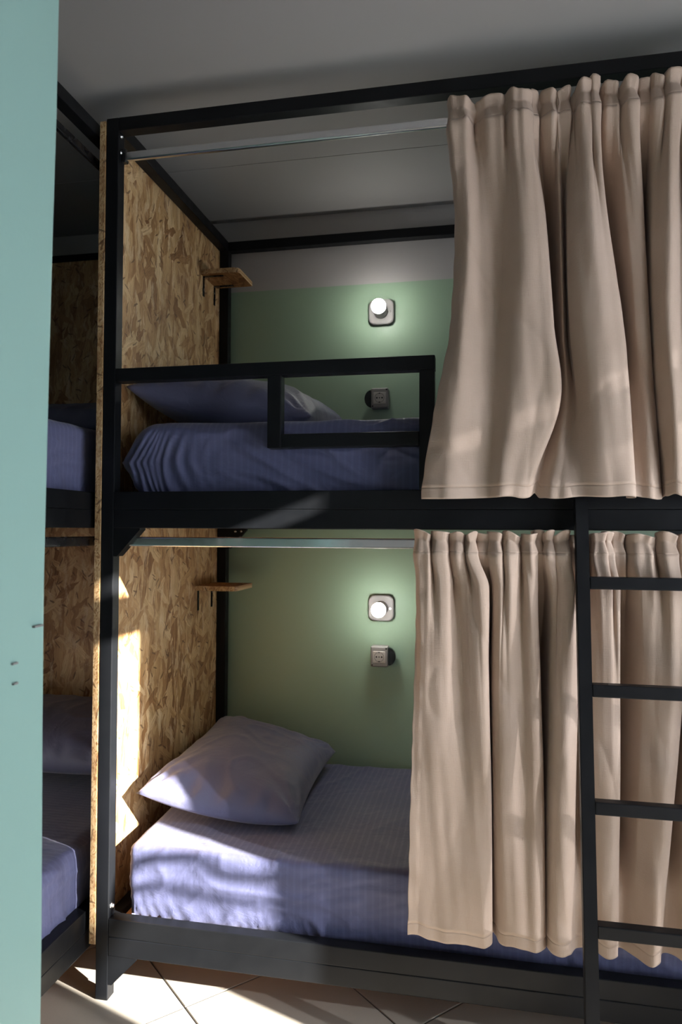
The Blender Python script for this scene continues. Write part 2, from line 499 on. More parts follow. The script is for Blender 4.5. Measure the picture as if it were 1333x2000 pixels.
# left-hand bunk standing at right angles, running along the other side of the board
LX1, LX0 = -0.038, -1.035
LY0, LY1 = -0.915, 0.997
lb = thing('bunk_bed', 'black steel bunk at right angles, seen through the gap beside the green partition', 'bunk bed', (-.54, 0.04, 0))
for (x, y) in ((LX1-.04, LY1-.04), (LX0, LY1-.04), (LX1-.04, LY0), (LX0, LY0)):
    box('post', x, x+.04, y, y+.04, 0, H, M_black, lb, 0.0025)
for x in (LX0, LX1-.04):
    box('canopy_rail', x, x+.04, LY0+.04, LY1-.04, H-.04, H, M_black, lb, 0.0025)
    for a, b, c in ((DZ0, DZM, DZ1), (LZ0, LZM, LZ1+.01)):
        box('rail', x, x+.04, LY0+.04, LY1-.04, a, b, M_black, lb, 0.0025)
        box('rail', x, x+.04, LY0+.04, LY1-.04, b, c, M_black, lb, 0.0025)
for y in (LY0, LY1-.04):
    box('canopy_rail', LX0+.04, LX1-.04, y, y+.04, H-.04, H, M_black, lb, 0.0025)
    for z0, z1 in ((DZ0, DZ1), (LZ0, LZ1)):
        box('end_rail', LX0+.04, LX1-.04, y, y+.04, z0, z1, M_black, lb, 0.0025)
for z in (1.4655, 0.1955):
    for k in range(6):
        y0 = LY0+.045+k*.303
        box('deck_board', LX0+.041, LX1-.041, y0, y0+.30, z, z+.012, M_osb_s, lb, .001)

# strand board panels
def panel(name, x0, x1, y0, y1, z0, z1, mface, medge, label, facenormal):
    t = thing(name, label, 'board', ((x0+x1)/2, (y0+y1)/2, z0))
    return t
pan = box('partition_panel', -.0215, -.0015, -.001, 1.0, .160, 2.643, M_osb_x, None, 0.0012)
pan.data.materials.append(M_osb_e)
for p in pan.data.polygons:
    if abs(p.normal.x) < 0.5: p.material_index = 1
tag(pan, 'tall strand board partition between the two bunks, its raw edge showing beside the black post', 'panel')
pan2 = box('end_panel', LX0+.042, LX1-.001, .938, .9565, .262, 2.609, M_osb_y, None, 0.0012)
tag(pan2, 'strand board panel at the far end of the left bunk, behind its pillows', 'panel')

# ---------------------------------------------------------------- mattresses and pillows
def rounded_block(nx, ny, nw, x0, x1, y0, y1, z0, z1, r, disp):
    idx = {}; V = []; F = []
    def vid(i, j, k):
        key = (i, j, k)
        if key not in idx:
            idx[key] = len(V)
            p = Vector((x0+(x1-x0)*i/nx, y0+(y1-y0)*j/ny, z0+(z1-z0)*k/nw))
            c = Vector((min(max(p.x, x0+r), x1-r), min(max(p.y, y0+r), y1-r), min(max(p.z, z0+r), z1-r)))
            d = p-c
            if d.length > 1e-9:
                n = d.normalized(); q = c+n*r
                # faces keep flat, only edges round
                q = Vector((q.x, q.y, q.z))
            else:
                n = Vector((0, 0, 1)); q = p
            V.append(disp(q, n, p))
        return idx[key]
    def face(f, n1, n2):
        for a in range(n1):
            for b in range(n2):
                F.append([vid(*f(a, b)), vid(*f(a+1, b)), vid(*f(a+1, b+1)), vid(*f(a, b+1))])
    face(lambda a, b: (a, b, nw), nx, ny); face(lambda a, b: (b, a, 0), ny, nx)
    face(lambda a, b: (a, 0, b), nx, nw); face(lambda a, b: (b, ny, a), nw, nx)
    face(lambda a, b: (0, b, a), ny, nw) if False else face(lambda a, b: (0, a, b), ny, nw)
    face(lambda a, b: (nx, b, a), nw, ny)
    return V, F

def mesh_obj(name, V, F, m, smooth=True):
    me = bpy.data.meshes.new(name); me.from_pydata([tuple(v) for v in V], [], F); me.update()
    bm = bmesh.new(); bm.from_mesh(me); bmesh.ops.recalc_face_normals(bm, faces=bm.faces); bm.to_mesh(me); bm.free()
    if smooth: me.polygons.foreach_set('use_smooth', [True]*len(me.polygons))
    return link(name, me, m)

def ridge(t):
    return 1-abs(2*(t-math.floor(t))-1)

def smooth(a, b, t):
    t = min(max((t-a)/(b-a), 0), 1); return t*t*(3-2*t)

def lower_disp(z0, z1, seed):
    def f(q, n, p):
        x, y, z = q; h = (z-z0)/(z1-z0)
        d = 0.006*nz(x*2.3, y*3, z*5+seed)+0.0022*nz(x*9, y*9, z*12+seed)
        if n.y < -0.3:      # front side
            g = smooth(.55, 0.0, h)
            t = x*26+2.5*nz(x*4, seed, 0)+h*2.0
            d += g*0.0045*(ridge(t)**2-.4)*(0.5+0.8*abs(nz(x*5, seed+3)))
            # creases running along the side
            d += 0.0045*(ridge(1.2*nz(x*2.5+h*.6, h*1.6-x*.5, seed+1)*2.0)**3)*smooth(0, .2, h)*smooth(1, .7, h)
            d += 0.0035*(ridge(nz(x*5.0-h*1.5, h*2.6, seed+6)*2.2)**4)
        if n.z > 0.3:
            d += 0.0035*(ridge(nz(x*2.2+y*1.2, y*2.2-x*.6, seed+9)*2)**4)
        q = q+n*d
        # fitted sheet drawn under the block towards the deck
        if h < .35 and n.y < -0.3:
            q.y += 0.012*(1-h/.35)**2
        if n.x < -.3 and h < .6:
            q.x += 0.028*(1-h/.6)**1.6
        if n.z > .5:
            q.z += 0.010*math.sin(math.pi*(y-.05)/.9)
        return q
    return f

V, F = rounded_block(230, 90, 30, .070, 1.905, .058, .945, .2085, .432, .021, lower_disp(.2085, .432, 3.3))
mt = mesh_obj('mattress', V, F, M_bed)
tag(mt, 'blue striped mattress in a fitted sheet on the lower bunk, partly in sunlight', 'mattress')

CREASES = [(.38, .80, .53, .40, .005, .010), (.42, .78, .62, .34, .004, .008), (.46, .86, .60, .52, -.003, .010), (.33, .42, .47, .20, .0035, .008),
           (.70, .62, .86, .12, .006, .014), (.76, .66, .90, .22, -.004, .012), (.86, .60, .80, .10, .004, .012), (.60, .60, .74, .40, .004, .009),
           (.18, .92, .36, .84, .003, .008), (.22, .78, .40, .90, .003, .008), (.66, .34, .84, .08, .004, .010), (.50, .28, .66, .10, .003, .009),
           (1.0, .7, 1.15, .3, .005, .012), (.25, .5, .31, .3, .003, .009)]
def crease(x, h, Hh=.24):
    s = 0
    for x0, h0, x1, h1, a, w in CREASES:
        dx, dz = x1-x0, (h1-h0)*Hh; px, pz = x-x0, (h-h0)*Hh; L2 = dx*dx+dz*dz
        t = (px*dx+pz*dz)/L2; bend = .006*math.sin(3*t+x0*9)
        if -.15 < t < 1.15:
            dist = (px*dz-pz*dx)/math.sqrt(L2)+bend
            s += a*math.exp(-(dist/w)**2)*math.sin(math.pi*min(max((t+.15)/1.3, 0), 1))
    return s

def upper_disp(q, n, p):
    x, y, z = q; z0, z1 = 1.4785, 1.722; h = (z-z0)/(z1-z0)
    d = 0.005*nz(x*2.3, y*3, z*5+8)+0.0016*nz(x*9, y*9, z*12)
    if n.y < -0.3:
        e = smooth(.42, .10, x)
        t = (x+.05*(1-h)**1.5)*21+3.2*nz(x*5, h*.9, 2)
        d += crease(x, h)
        d += e*0.011*(ridge(t)**1.6-.4)*smooth(1.0, .55, h)*(.35+1.3*abs(nz(x*7, 4, 1)))
        # long diagonal drag folds down to the right
        u = (x*.55+h*.26)
        d += 0.010*(ridge(nz(u*7, h*1.1-x*.8, 11)*1.8)**5)*smooth(.30, .55, x)*smooth(1.0, .75, h)
        d += 0.005*(ridge(nz(x*4-h*2.2, h*1.5+x, 5)*2.0)**4)*smooth(.25, .5, x)
    if n.z > .3:
        d += 0.003*(ridge(nz(x*2.2+y*1.2, y*2.2-x*.6, 14)*2)**4)
    q = q+n*d
    if n.x < -.2:       # sheet corner pulled out to a point half way up
        k = max(0, 1-abs(h-.50)/.5)
        q.x += 0.065-0.068*k
    elif x < .20:
        k = max(0, 1-abs(h-.50)/.5); e = smooth(.20, .075, x)
        q.x += (0.065-0.068*k)*e
    if n.y < -.3 and h < .3: q.y += .010*(1-h/.3)**2
    return q
V, F = rounded_block(260, 80, 34, .030, 1.905, .050, .945, 1.4785, 1.722, .045, upper_disp)
mt = mesh_obj('mattress', V, F, M_bed)
tag(mt, 'rumpled blue mattress on the upper bunk behind the black guard rail', 'mattress')

def left_disp(z0, z1, seed, bulge):
    def f(q, n, p):
        x, y, z = q; h = (z-z0)/(z1-z0)
        d = 0.005*nz(x*2.3, y*3, z*5+seed)
        if n.x > .3:
            d += 0.006*(ridge(nz(y*3+h*1.5, h*2.5-y, seed)*2)**4)+0.002*nz(y*14, h*9, seed)
            d += 0.008*(ridge(y*9+2*nz(y*3, seed)+.8*h)**3)*smooth(.7, 0, h)*bulge
        return q+n*d
    return f
V, F = rounded_block(60, 150, 20, LX0+.045, -.079, LY0+.05, .935, 1.4785, 1.712, .028, left_disp(1.4785, 1.712, 4, .3))
mt = mesh_obj('mattress', V, F, M_bedl)
tag(mt, 'blue mattress on the upper tier of the left bunk, beside the green partition', 'mattress')
V, F = rounded_block(60, 150, 20, LX0+.045, -.079, LY0+.05, .935, .2085, .425, .040, left_disp(.2085, .425, 9, 1.0))
mt = mesh_obj('mattress', V, F, M_bedl)
tag(mt, 'blue mattress on the lower tier of the left bunk, sheet hanging loosely in shade', 'mattress')

def pillow(name, label, a, b, T, xf, seed, low=.42, zmin=None, group=None):
    n = 70; V = []; F = []
    def prof(t): return max(0.0, 1-abs(t)**2.6)
    def pt(i, j, s):
        u, v = -1+2*i/n, -1+2*j/n
        x = a*u*(1-.075*(1-v*v)); y = b*v*(1-.05*(1-u*u))
        th = T*(prof(u)*prof(v))**.48
        w = 0.010*nz(x*6, y*6, seed)+0.004*(ridge(nz(x*5, y*5+x*2, seed+4)*2.2)**4)
        # pull creases radiating from the corners
        cr = math.hypot(1-abs(u), 1-abs(v)); ang = math.atan2(1-abs(v)+1e-6, 1-abs(u)+1e-6)
        w += 0.006*math.sin(ang*13+seed)*max(0, 1-cr/.9)*min(1, cr*5)
        w += 0.0025*(ridge(nz(x*7+y*2, y*3-x*2, seed+8)*1.6)**2)
        # gathers along the short seams
        w += 0.004*math.sin(x*70+3*nz(x*9, seed))*smooth(.62, .97, abs(v))*(1-abs(u)**6)*smooth(1.0, .96, abs(v))
        if s > 0: z = th*(1.0)+w*min(1, th/.02)
        else: z = -low*th
        return Vector((x, y, z))
    top = {}; bot = {}
    for i in range(n+1):
        for j in range(n+1):
            top[i, j] = len(V); V.append(xf(pt(i, j, 1)))
    for i in range(n+1):
        for j in range(n+1):
            if i in (0, n) or j in (0, n): bot[i, j] = top[i, j]
            else: bot[i, j] = len(V); V.append(xf(pt(i, j, -1)))
    for i in range(n):
        for j in range(n):
            F.append([top[i, j], top[i+1, j], top[i+1, j+1], top[i, j+1]])
            F.append([bot[i, j], bot[i, j+1], bot[i+1, j+1], bot[i+1, j]])
    if zmin is not None:
        for v in V:
            zm = zmin(v)
            if v.z < zm: v.z = zm+.0005*(v.z-zm)
    o = mesh_obj(name, V, F, M_pil)
    return tag(o, label, 'pillow', group)

# bilinear placement from the four seam corners: front-left, front-right, back-left, back-right
def quad_xf(fl, fr, bl, br, sag=0.0):
    fl, fr, bl, br = map(Vector, (fl, fr, bl, br))
    nrm = (fr-fl).cross(bl-fl).normalized()
    ex = (fr-fl).length/2; ey = (bl-fl).length/2
    def f(p):
        u = (p.x/ex+1)/2; v = (p.y/ey+1)/2
        q = (fl*(1-u)+fr*u)*(1-v)+(bl*(1-u)+br*u)*v
        q = q+nrm*p.z
        q.z -= sag*4*u*(1-u)*(0.5+.5*(1-v))
        return q
    return f, ex, ey
fx, ex, ey = quad_xf((.060, .124, .566), (.560, .225, .472), (.055, .90, .60), (.545, .875, .50), sag=.030)
pillow('pillow', 'plump blue-grey pillow on the lower bunk, its near corner catching the sun', ex, ey, .115, fx, 2.0, .45,
       zmin=lambda v: .437+.010*math.sin(math.pi*min(max((v.y-.05)/.9, 0), 1)))
fx, ex, ey = quad_xf((.016, .11, 1.848), (.600, .20, 1.752), (.03, .90, 1.87), (.58, .90, 1.82), sag=.0)
pillow('pillow', 'shaded blue pillow on the upper bunk, seen under the guard rail', ex, ey, .110, fx, 6.0, 1.0, zmin=lambda v: 1.727)
fx, ex, ey = quad_xf((-.99, .46, 1.80), (-.10, .46, 1.80), (-.99, .91, 1.85), (-.10, .91, 1.85), sag=.01)
pillow('pillow', 'dark shaded pillow on the upper tier of the left bunk against the end board', ex, ey, .09, fx, 11.0, .7, zmin=lambda v: 1.716)
fx, ex, ey = quad_xf((-.99, .42, .52), (-.10, .42, .52), (-.99, .90, .62), (-.10, .90, .62), sag=.01)
pillow('pillow', 'nearly black shaded pillow on the lower tier of the left bunk', ex, ey, .11, fx, 15.0, .7, zmin=lambda v: .430)

# ---------------------------------------------------------------- curtains
UPPER_FOLDS_Z = [2.5, 2.24, 1.93, 1.73, 1.48]
UPPER_FOLDS = [
    [ (1.0402, -0.004), (1.0558, -0.008), (1.0413, -0.020), (1.0046, -0.045), (0.9688, -0.055) ],
    [ (1.0769, -0.020), (1.0910, -0.035), (1.0777, -0.045), (1.0556, -0.060), (1.0292, -0.065) ],
    [ (1.1180, -0.012), (1.1248, -0.020), (1.1181, -0.030), (1.1048, -0.045), (1.0850, -0.055) ],
    [ (1.1522, -0.005), (1.1630, -0.005), (1.1626, -0.015), (1.1542, -0.030), (1.1380, -0.045) ],
    [ (1.1859, -0.020), (1.2025, -0.035), (1.2044, -0.045), (1.2038, -0.055), (1.1707, -0.060) ],
    [ (1.2168, -0.020), (1.2338, -0.045), (1.2461, -0.050), (1.2560, -0.050), (1.2036, -0.052) ],
    [ (1.2463, -0.020), (1.2708, -0.040), (1.2930, -0.045), (1.3054, -0.045), (1.2231, -0.050) ],
    [ (1.2642, -0.010), (1.2929, -0.025), (1.3125, -0.030), (1.3274, -0.030), (1.2429, -0.045) ],
    [ (1.2642, 0.010), (1.2866, 0.030), (1.3021, 0.030), (1.3148, 0.030), (1.2569, -0.030) ],
    [ (1.2888, 0.015), (1.3122, 0.045), (1.3167, 0.045), (1.3225, 0.040), (1.2676, -0.025) ],
    [ (1.3142, 0.000), (1.3211, 0.025), (1.3283, 0.025), (1.3298, 0.020), (1.2829, -0.030) ],
    [ (1.3315, -0.012), (1.3346, 0.000), (1.3390, 0.000), (1.3462, 0.000), (1.3009, -0.045) ],
    [ (1.3385, 0.005), (1.3499, 0.020), (1.3569, 0.020), (1.3682, 0.010), (1.3386, -0.050) ],
    [ (1.3560, -0.004), (1.3492, -0.010), (1.3556, -0.015), (1.3749, -0.020), (1.3762, -0.052) ],
    [ (1.3752, -0.018), (1.3710, -0.045), (1.3795, -0.050), (1.3956, -0.055), (1.4057, -0.064) ],
    [ (1.3970, -0.020), (1.4001, -0.055), (1.4158, -0.060), (1.4314, -0.065), (1.4443, -0.070) ],
    [ (1.4137, -0.020), (1.4268, -0.045), (1.4572, -0.050), (1.4718, -0.060), (1.4809, -0.070) ],
    [ (1.4255, -0.010), (1.4451, -0.025), (1.4831, -0.030), (1.4954, -0.045), (1.5031, -0.062) ],
    [ (1.4258, 0.010), (1.4486, 0.030), (1.4810, 0.030), (1.4918, 0.010), (1.4846, -0.050) ],
    [ (1.4528, 0.008), (1.4756, 0.035), (1.5026, 0.035), (1.5116, 0.020), (1.4954, -0.045) ],
    [ (1.4793, -0.010), (1.4977, 0.000), (1.5189, 0.000), (1.5279, -0.000), (1.5198, -0.045) ],
    [ (1.5008, -0.018), (1.5261, -0.010), (1.5420, -0.010), (1.5473, -0.015), (1.5456, -0.050) ],
    [ (1.5204, -0.008), (1.5466, 0.010), (1.5625, 0.010), (1.5690, 0.005), (1.5708, -0.035) ],
    [ (1.5392, 0.010), (1.5532, 0.035), (1.5641, 0.035), (1.5745, 0.030), (1.5791, -0.020) ],
    [ (1.5625, 0.000), (1.5602, 0.020), (1.5634, 0.020), (1.5726, 0.010), (1.5817, -0.030) ],
    [ (1.5778, -0.010), (1.5612, -0.010), (1.5658, -0.015), (1.5757, -0.020), (1.5846, -0.048) ],
    [ (1.5991, -0.020), (1.5854, -0.045), (1.5847, -0.050), (1.5942, -0.055), (1.6028, -0.062) ],
    [ (1.6258, -0.012), (1.6196, -0.030), (1.6174, -0.035), (1.6257, -0.040), (1.6297, -0.050) ],
    [ (1.6463, 0.005), (1.6569, 0.020), (1.6609, 0.020), (1.6643, 0.010), (1.6592, -0.020) ],
    [ (1.6596, -0.010), (1.6727, 0.000), (1.6776, 0.000), (1.6819, -0.010), (1.6789, -0.035) ],
    [ (1.6818, -0.018), (1.6879, -0.045), (1.6959, -0.050), (1.6987, -0.055), (1.7009, -0.060) ],
    [ (1.7150, 0.000), (1.7341, 0.010), (1.7438, 0.010), (1.7450, 0.000), (1.7394, -0.030) ],
    [ (1.7348, -0.015), (1.7427, -0.040), (1.7503, -0.045), (1.7527, -0.050), (1.7547, -0.055) ],
    [ (1.7652, 0.005), (1.7883, 0.020), (1.7976, 0.020), (1.7996, 0.010), (1.7920, -0.030) ],
    [ (1.7836, -0.012), (1.7973, -0.035), (1.8043, -0.040), (1.8082, -0.040), (1.8080, -0.050) ],
    [ (1.8116, -0.000), (1.8330, -0.000), (1.8419, -0.000), (1.8421, -0.010), (1.8382, -0.030) ],
]
LOWER_FOLDS_Z = [1.33, 1.25, 1.03, 0.7, 0.31]
LOWER_FOLDS = [
    [ (0.9438, -0.004), (0.9483, -0.006), (0.9464, -0.010), (0.9383, -0.020), (0.9320, -0.030) ],
    [ (0.9739, -0.012), (0.9775, -0.020), (0.9780, -0.022), (0.9705, -0.025), (0.9662, -0.030) ],
    [ (1.0017, -0.014), (1.0107, -0.024), (1.0114, -0.030), (1.0036, -0.030), (0.9976, -0.032) ],
    [ (1.0318, -0.010), (1.0431, -0.012), (1.0436, -0.022), (1.0335, -0.030), (1.0342, -0.034) ],
    [ (1.0536, -0.004), (1.0658, 0.000), (1.0774, -0.015), (1.0779, -0.030), (1.0783, -0.036) ],
    [ (1.0745, -0.016), (1.0897, -0.030), (1.1007, -0.035), (1.1112, -0.035), (1.1140, -0.038) ],
    [ (1.0949, -0.018), (1.1166, -0.035), (1.1247, -0.038), (1.1351, -0.034), (1.1376, -0.036) ],
    [ (1.1043, -0.010), (1.1381, -0.020), (1.1433, -0.022), (1.1511, -0.020), (1.1534, -0.024) ],
    [ (1.1136, 0.010), (1.1299, 0.030), (1.1326, 0.030), (1.1421, 0.030), (1.1459, 0.020) ],
    [ (1.1354, 0.010), (1.1437, 0.032), (1.1464, 0.035), (1.1517, 0.035), (1.1568, 0.026) ],
    [ (1.1515, -0.005), (1.1610, 0.000), (1.1555, 0.000), (1.1579, 0.000), (1.1630, -0.002) ],
    [ (1.1715, -0.014), (1.1766, -0.026), (1.1723, -0.028), (1.1773, -0.028), (1.1847, -0.030) ],
    [ (1.1943, -0.014), (1.1964, -0.026), (1.1960, -0.030), (1.2035, -0.030), (1.2091, -0.036) ],
    [ (1.2158, -0.006), (1.2208, -0.008), (1.2269, -0.012), (1.2353, -0.018), (1.2391, -0.030) ],
    [ (1.2391, -0.016), (1.2434, -0.028), (1.2534, -0.030), (1.2630, -0.030), (1.2670, -0.034) ],
    [ (1.2579, -0.008), (1.2653, -0.014), (1.2763, -0.016), (1.2860, -0.016), (1.2887, -0.018) ],
    [ (1.2644, 0.010), (1.2642, 0.030), (1.2733, 0.032), (1.2817, 0.030), (1.2875, 0.015) ],
    [ (1.2830, 0.010), (1.2903, 0.038), (1.2899, 0.040), (1.2902, 0.036), (1.2906, 0.020) ],
    [ (1.2977, -0.004), (1.3085, 0.004), (1.3051, 0.000), (1.2963, 0.000), (1.2921, -0.008) ],
    [ (1.3123, -0.014), (1.3240, -0.024), (1.3203, -0.030), (1.3112, -0.035), (1.3046, -0.040) ],
    [ (1.3356, -0.014), (1.3495, -0.026), (1.3453, -0.034), (1.3360, -0.040), (1.3292, -0.046) ],
    [ (1.3571, -0.006), (1.3688, -0.014), (1.3675, -0.018), (1.3584, -0.022), (1.3498, -0.030) ],
    [ (1.3770, 0.008), (1.3852, 0.014), (1.3848, 0.018), (1.3762, 0.020), (1.3685, 0.010) ],
    [ (1.3991, -0.000), (1.4067, 0.002), (1.4082, 0.000), (1.4043, 0.000), (1.3972, -0.004) ],
    [ (1.4159, -0.008), (1.4273, -0.014), (1.4307, -0.018), (1.4291, -0.020), (1.4283, -0.030) ],
    [ (1.4355, -0.012), (1.4521, -0.016), (1.4580, -0.020), (1.4558, -0.024), (1.4498, -0.034) ],
    [ (1.4495, -0.004), (1.4714, -0.006), (1.4764, -0.008), (1.4744, -0.010), (1.4661, -0.018) ],
    [ (1.4572, 0.012), (1.4726, 0.030), (1.4770, 0.032), (1.4751, 0.030), (1.4675, 0.012) ],
    [ (1.4791, 0.006), (1.4923, 0.026), (1.4971, 0.030), (1.4929, 0.030), (1.4815, 0.020) ],
    [ (1.5048, -0.004), (1.5193, 0.008), (1.5214, 0.012), (1.5117, 0.010), (1.5010, 0.004) ],
    [ (1.5332, -0.012), (1.5451, -0.012), (1.5442, -0.010), (1.5324, -0.010), (1.5209, -0.020) ],
    [ (1.5652, -0.012), (1.5772, -0.022), (1.5749, -0.026), (1.5599, -0.030), (1.5409, -0.040) ],
    [ (1.5971, -0.012), (1.6087, -0.022), (1.6058, -0.028), (1.5811, -0.032), (1.5553, -0.040) ],
    [ (1.6211, -0.004), (1.6366, -0.008), (1.6291, -0.012), (1.6017, -0.016), (1.5668, -0.026) ],
    [ (1.6345, 0.010), (1.6479, 0.026), (1.6395, 0.028), (1.6144, 0.026), (1.5787, 0.010) ],
    [ (1.6513, 0.000), (1.6607, 0.010), (1.6554, 0.014), (1.6329, 0.012), (1.6070, 0.006) ],
    [ (1.6747, -0.012), (1.6814, -0.020), (1.6762, -0.024), (1.6613, -0.026), (1.6419, -0.030) ],
    [ (1.7057, 0.000), (1.7184, 0.004), (1.7130, 0.004), (1.7019, 0.004), (1.6917, 0.000) ],
    [ (1.7261, -0.012), (1.7371, -0.024), (1.7339, -0.028), (1.7236, -0.030), (1.7144, -0.034) ],
    [ (1.7584, 0.004), (1.7746, 0.012), (1.7733, 0.014), (1.7681, 0.014), (1.7598, 0.010) ],
    [ (1.7775, -0.010), (1.7908, -0.024), (1.7892, -0.026), (1.7855, -0.028), (1.7813, -0.030) ],
    [ (1.8044, -0.000), (1.8234, -0.004), (1.8259, -0.004), (1.8228, -0.004), (1.8190, -0.004) ],
]


def cat(p0, p1, p2, p3, t):
    return 0.5*((2*p1)+(-p0+p2)*t+(2*p0-5*p1+4*p2-p3)*t*t+(-p0+3*p1-3*p2+p3)*t*t*t)

def curtain(label, Z, S, ztop, zseam, hem_line, seed, hemj, ymax_top, deep, fwd_, notches, zfree):
    SU, NV = 9, 110
    n = len(S)
    def at(i, z):                        # string i at height z : smooth between its levels
        i = min(max(i, 0), n-1); s = S[i]
        if z >= Z[0]: return Vector((s[0][0], s[0][1]))
        if z <= Z[-1]: return Vector((s[-1][0], s[-1][1]))
        for k in range(len(Z)-1):
            if Z[k] >= z >= Z[k+1]:
                t = (Z[k]-z)/(Z[k]-Z[k+1])
                P = [Vector(s[min(max(k+d, 0), len(Z)-1)]) for d in (-1, 0, 1, 2)]
                q = cat(*P, t)
                return q
    rows = []
    nu = (n-1)*SU
    # pleat phases by arc position, not equal
    ph = [seed*3.1]
    rnd = random.Random(int(seed*100))
    fr = [0.75+0.7*rnd.random() for _ in range(nu+1)]
    for i in range(nu): ph.append(ph[-1]+max(.10, 0.36+0.40*nz(i*.11, seed)))
    zb = hem_line
    zlist = []
    nh = 14
    for k in range(nh+1): zlist.append(('header', k/nh))
    for k in range(1, NV+1): zlist.append(('drape', k/NV))
    for k in range(1, 7): zlist.append(('hem', k/6))
    HEM = 0.030
    for part, t in zlist:
        row = []
        for iu in range(nu+1):
            i, f = divmod(iu, SU); f /= SU
            if i == n-1: i, f = n-2, 1.0
            zt = ztop+0.016*nz(iu*.11, seed)+0.004*math.sin(ph[iu]*1.0+.6)
            q0 = cat(*[at(i+d, zb) for d in (-1, 0, 1, 2)], f)
            zlow = zb+hemj*nz(iu*.06, seed+7)+sum(dz*math.exp(-((q0.x-nx)/nw)**2) for nx, dz, nw in notches)
            if part == 'header': z = zt+(zseam-zt)*t
            elif part == 'drape': z = zseam+(zlow+HEM-zseam)*t
            else: z = zlow+HEM*(1-t)
            P = [at(i+d, z) for d in (-1, 0, 1, 2)]
            q = cat(*P, f)
            if q.y > 0: q.y *= 1+deep*smooth(.02, .25, ztop-z)*smooth(zfree, zfree+.2, z)
            elif q.y < -.02: q.y = -.02+(q.y+.02)*(1+fwd_*smooth(.03, .3, ztop-z))
            x, y = q.x, q.y
            # gathered header: pleats pinched at the rod pocket, flaring above
            below = zseam-z
            if part == 'header':
                amp = 0.017*(0.55+0.75*abs(2*t-0.9))
            else:
                amp = 0.021*math.exp(-(below/0.11)**1.2)+0.004*math.exp(-(below/.35)**2)
            w = math.tanh(1.8*math.sin(ph[iu]))+0.55*nz(iu*.31, seed+3, z*2)
            y += -amp*(w+.35)
            x -= amp*0.50*math.cos(ph[iu]+.25)
            if part != 'header':
                y += 0.009*nz(x*17, z*0.9, seed+20)+0.004*nz(x*38+z*3, z*1.6, seed+30)+0.006*nz(x*9, z*3.0, seed)+0.003*nz(x*25, z*8, seed)+.0035*(ridge(nz(x*4, z*2.2, seed+2)*1.7)**5)
            if part == 'header': y = min(y, ymax_top)
            else: y = min(y, ymax_top+max(0, (zseam-z-.02))*.55)
            if part == 'drape' and t > .985: y -= .0012
            if iu < 7 and part != 'header': x += .0009*math.sin(z*70+3*nz(z*8, seed)); y -= .002*abs(math.sin(z*41))
            row.append(Vector((x, y, z)))
        rows.append((part, row))
    root = thing('curtain', label, 'curtain', (S[n//2][0][0], 0, hem_line))
    def piece(name, sub):
        V = [p for r in sub for p in r]; m_ = nu+1; F = []
        for a in range(len(sub)-1):
            for b in range(nu):
                F.append([a*m_+b, a*m_+b+1, (a+1)*m_+b+1, (a+1)*m_+b])
        me = bpy.data.meshes.new(name); me.from_pydata([tuple(v) for v in V], [], F); me.update()
        me.polygons.foreach_set('use_smooth', [True]*len(me.polygons))
        o = link(name, me, M_cur, root); o.location = -root.location
        s = o.modifiers.new('thickness', 'SOLIDIFY'); s.thickness = 0.0016; s.offset = 0
        return o
    hs = [r for p, r in rows if p == 'header']; ds = [r for p, r in rows if p == 'drape']; es = [r for p, r in rows if p == 'hem']
    piece('header_band', hs); piece('drape', [hs[-1]]+ds); piece('hem', [ds[-1]]+es)
    return root
curtain('beige curtain gathered on the upper rod, its foot hanging over the middle rail', UPPER_FOLDS_Z, UPPER_FOLDS, 2.574, 2.512, 1.480, 1.7, .007, .012, 1.9, .45, [(1.262, .016, .009), (1.596, .010, .012)], 1.735)
curtain('beige curtain on the lower rod behind the ladder, hanging down over the lower mattress', LOWER_FOLDS_Z, LOWER_FOLDS, 1.388, 1.338, .312, 5.3, .012, .012, 2.2, .3, [(1.163, .014, .006)], .435)

# ---------------------------------------------------------------- curtain rods
def rod(label, p, q, z0, z1, mat=None):
    t = thing('curtain_rod', label, 'curtain rod', ((p[0]+q[0])/2, (p[1]+q[1])/2, z0))
    alongx = abs(q[0]-p[0]) > abs(q[1]-p[1])
    bm = bmesh.new()
    if alongx: bx(bm, p[0], q[0], p[1], p[1]+.014, z0, z1, .005, 3)
    else: bx(bm, p[0]-.007, p[0]+.007, p[1], q[1], z0, z1, .005, 3)
    obj('tube', bm, mat or M_chrome, t)
    for e, s in ((p, 1), (q, -1)):
        bm = bmesh.new()
        if alongx: bx(bm, e[0]-(.002 if s > 0 else .014), e[0]+(.014 if s > 0 else .002), p[1]-.003, p[1]+.017, z0-.006, z1+.008, .002)
        else: bx(bm, e[0]-.010, e[0]+.010, e[1]-(.002 if s > 0 else .014), e[1]+(.014 if s > 0 else .002), z0-.006, z1+.008, .002)
        obj('end_bracket', bm, M_blackp, t)
    return t
rod('chrome flat curtain rod under the top rail, holding the upper curtain', (.042, .020), (1.908, .020), 2.527, 2.554)
rod('chrome flat curtain rod under the middle rail, holding the lower curtain', (.042, .020), (1.908, .020), 1.343, 1.372)
rod('chrome curtain rod under the top rail of the left bunk, dark reflection put in as black', (-.058, LY0+.042), (-.058, LY1-.06), 2.527, 2.554, M_blackp)  # left rods are chrome; their dark reflections are put in as black colour
rod('chrome curtain rod under the middle rail of the left bunk, dark reflection put in as black', (-.058, LY0+.042), (-.058, LY1-.06), 1.343, 1.372, M_blackp)

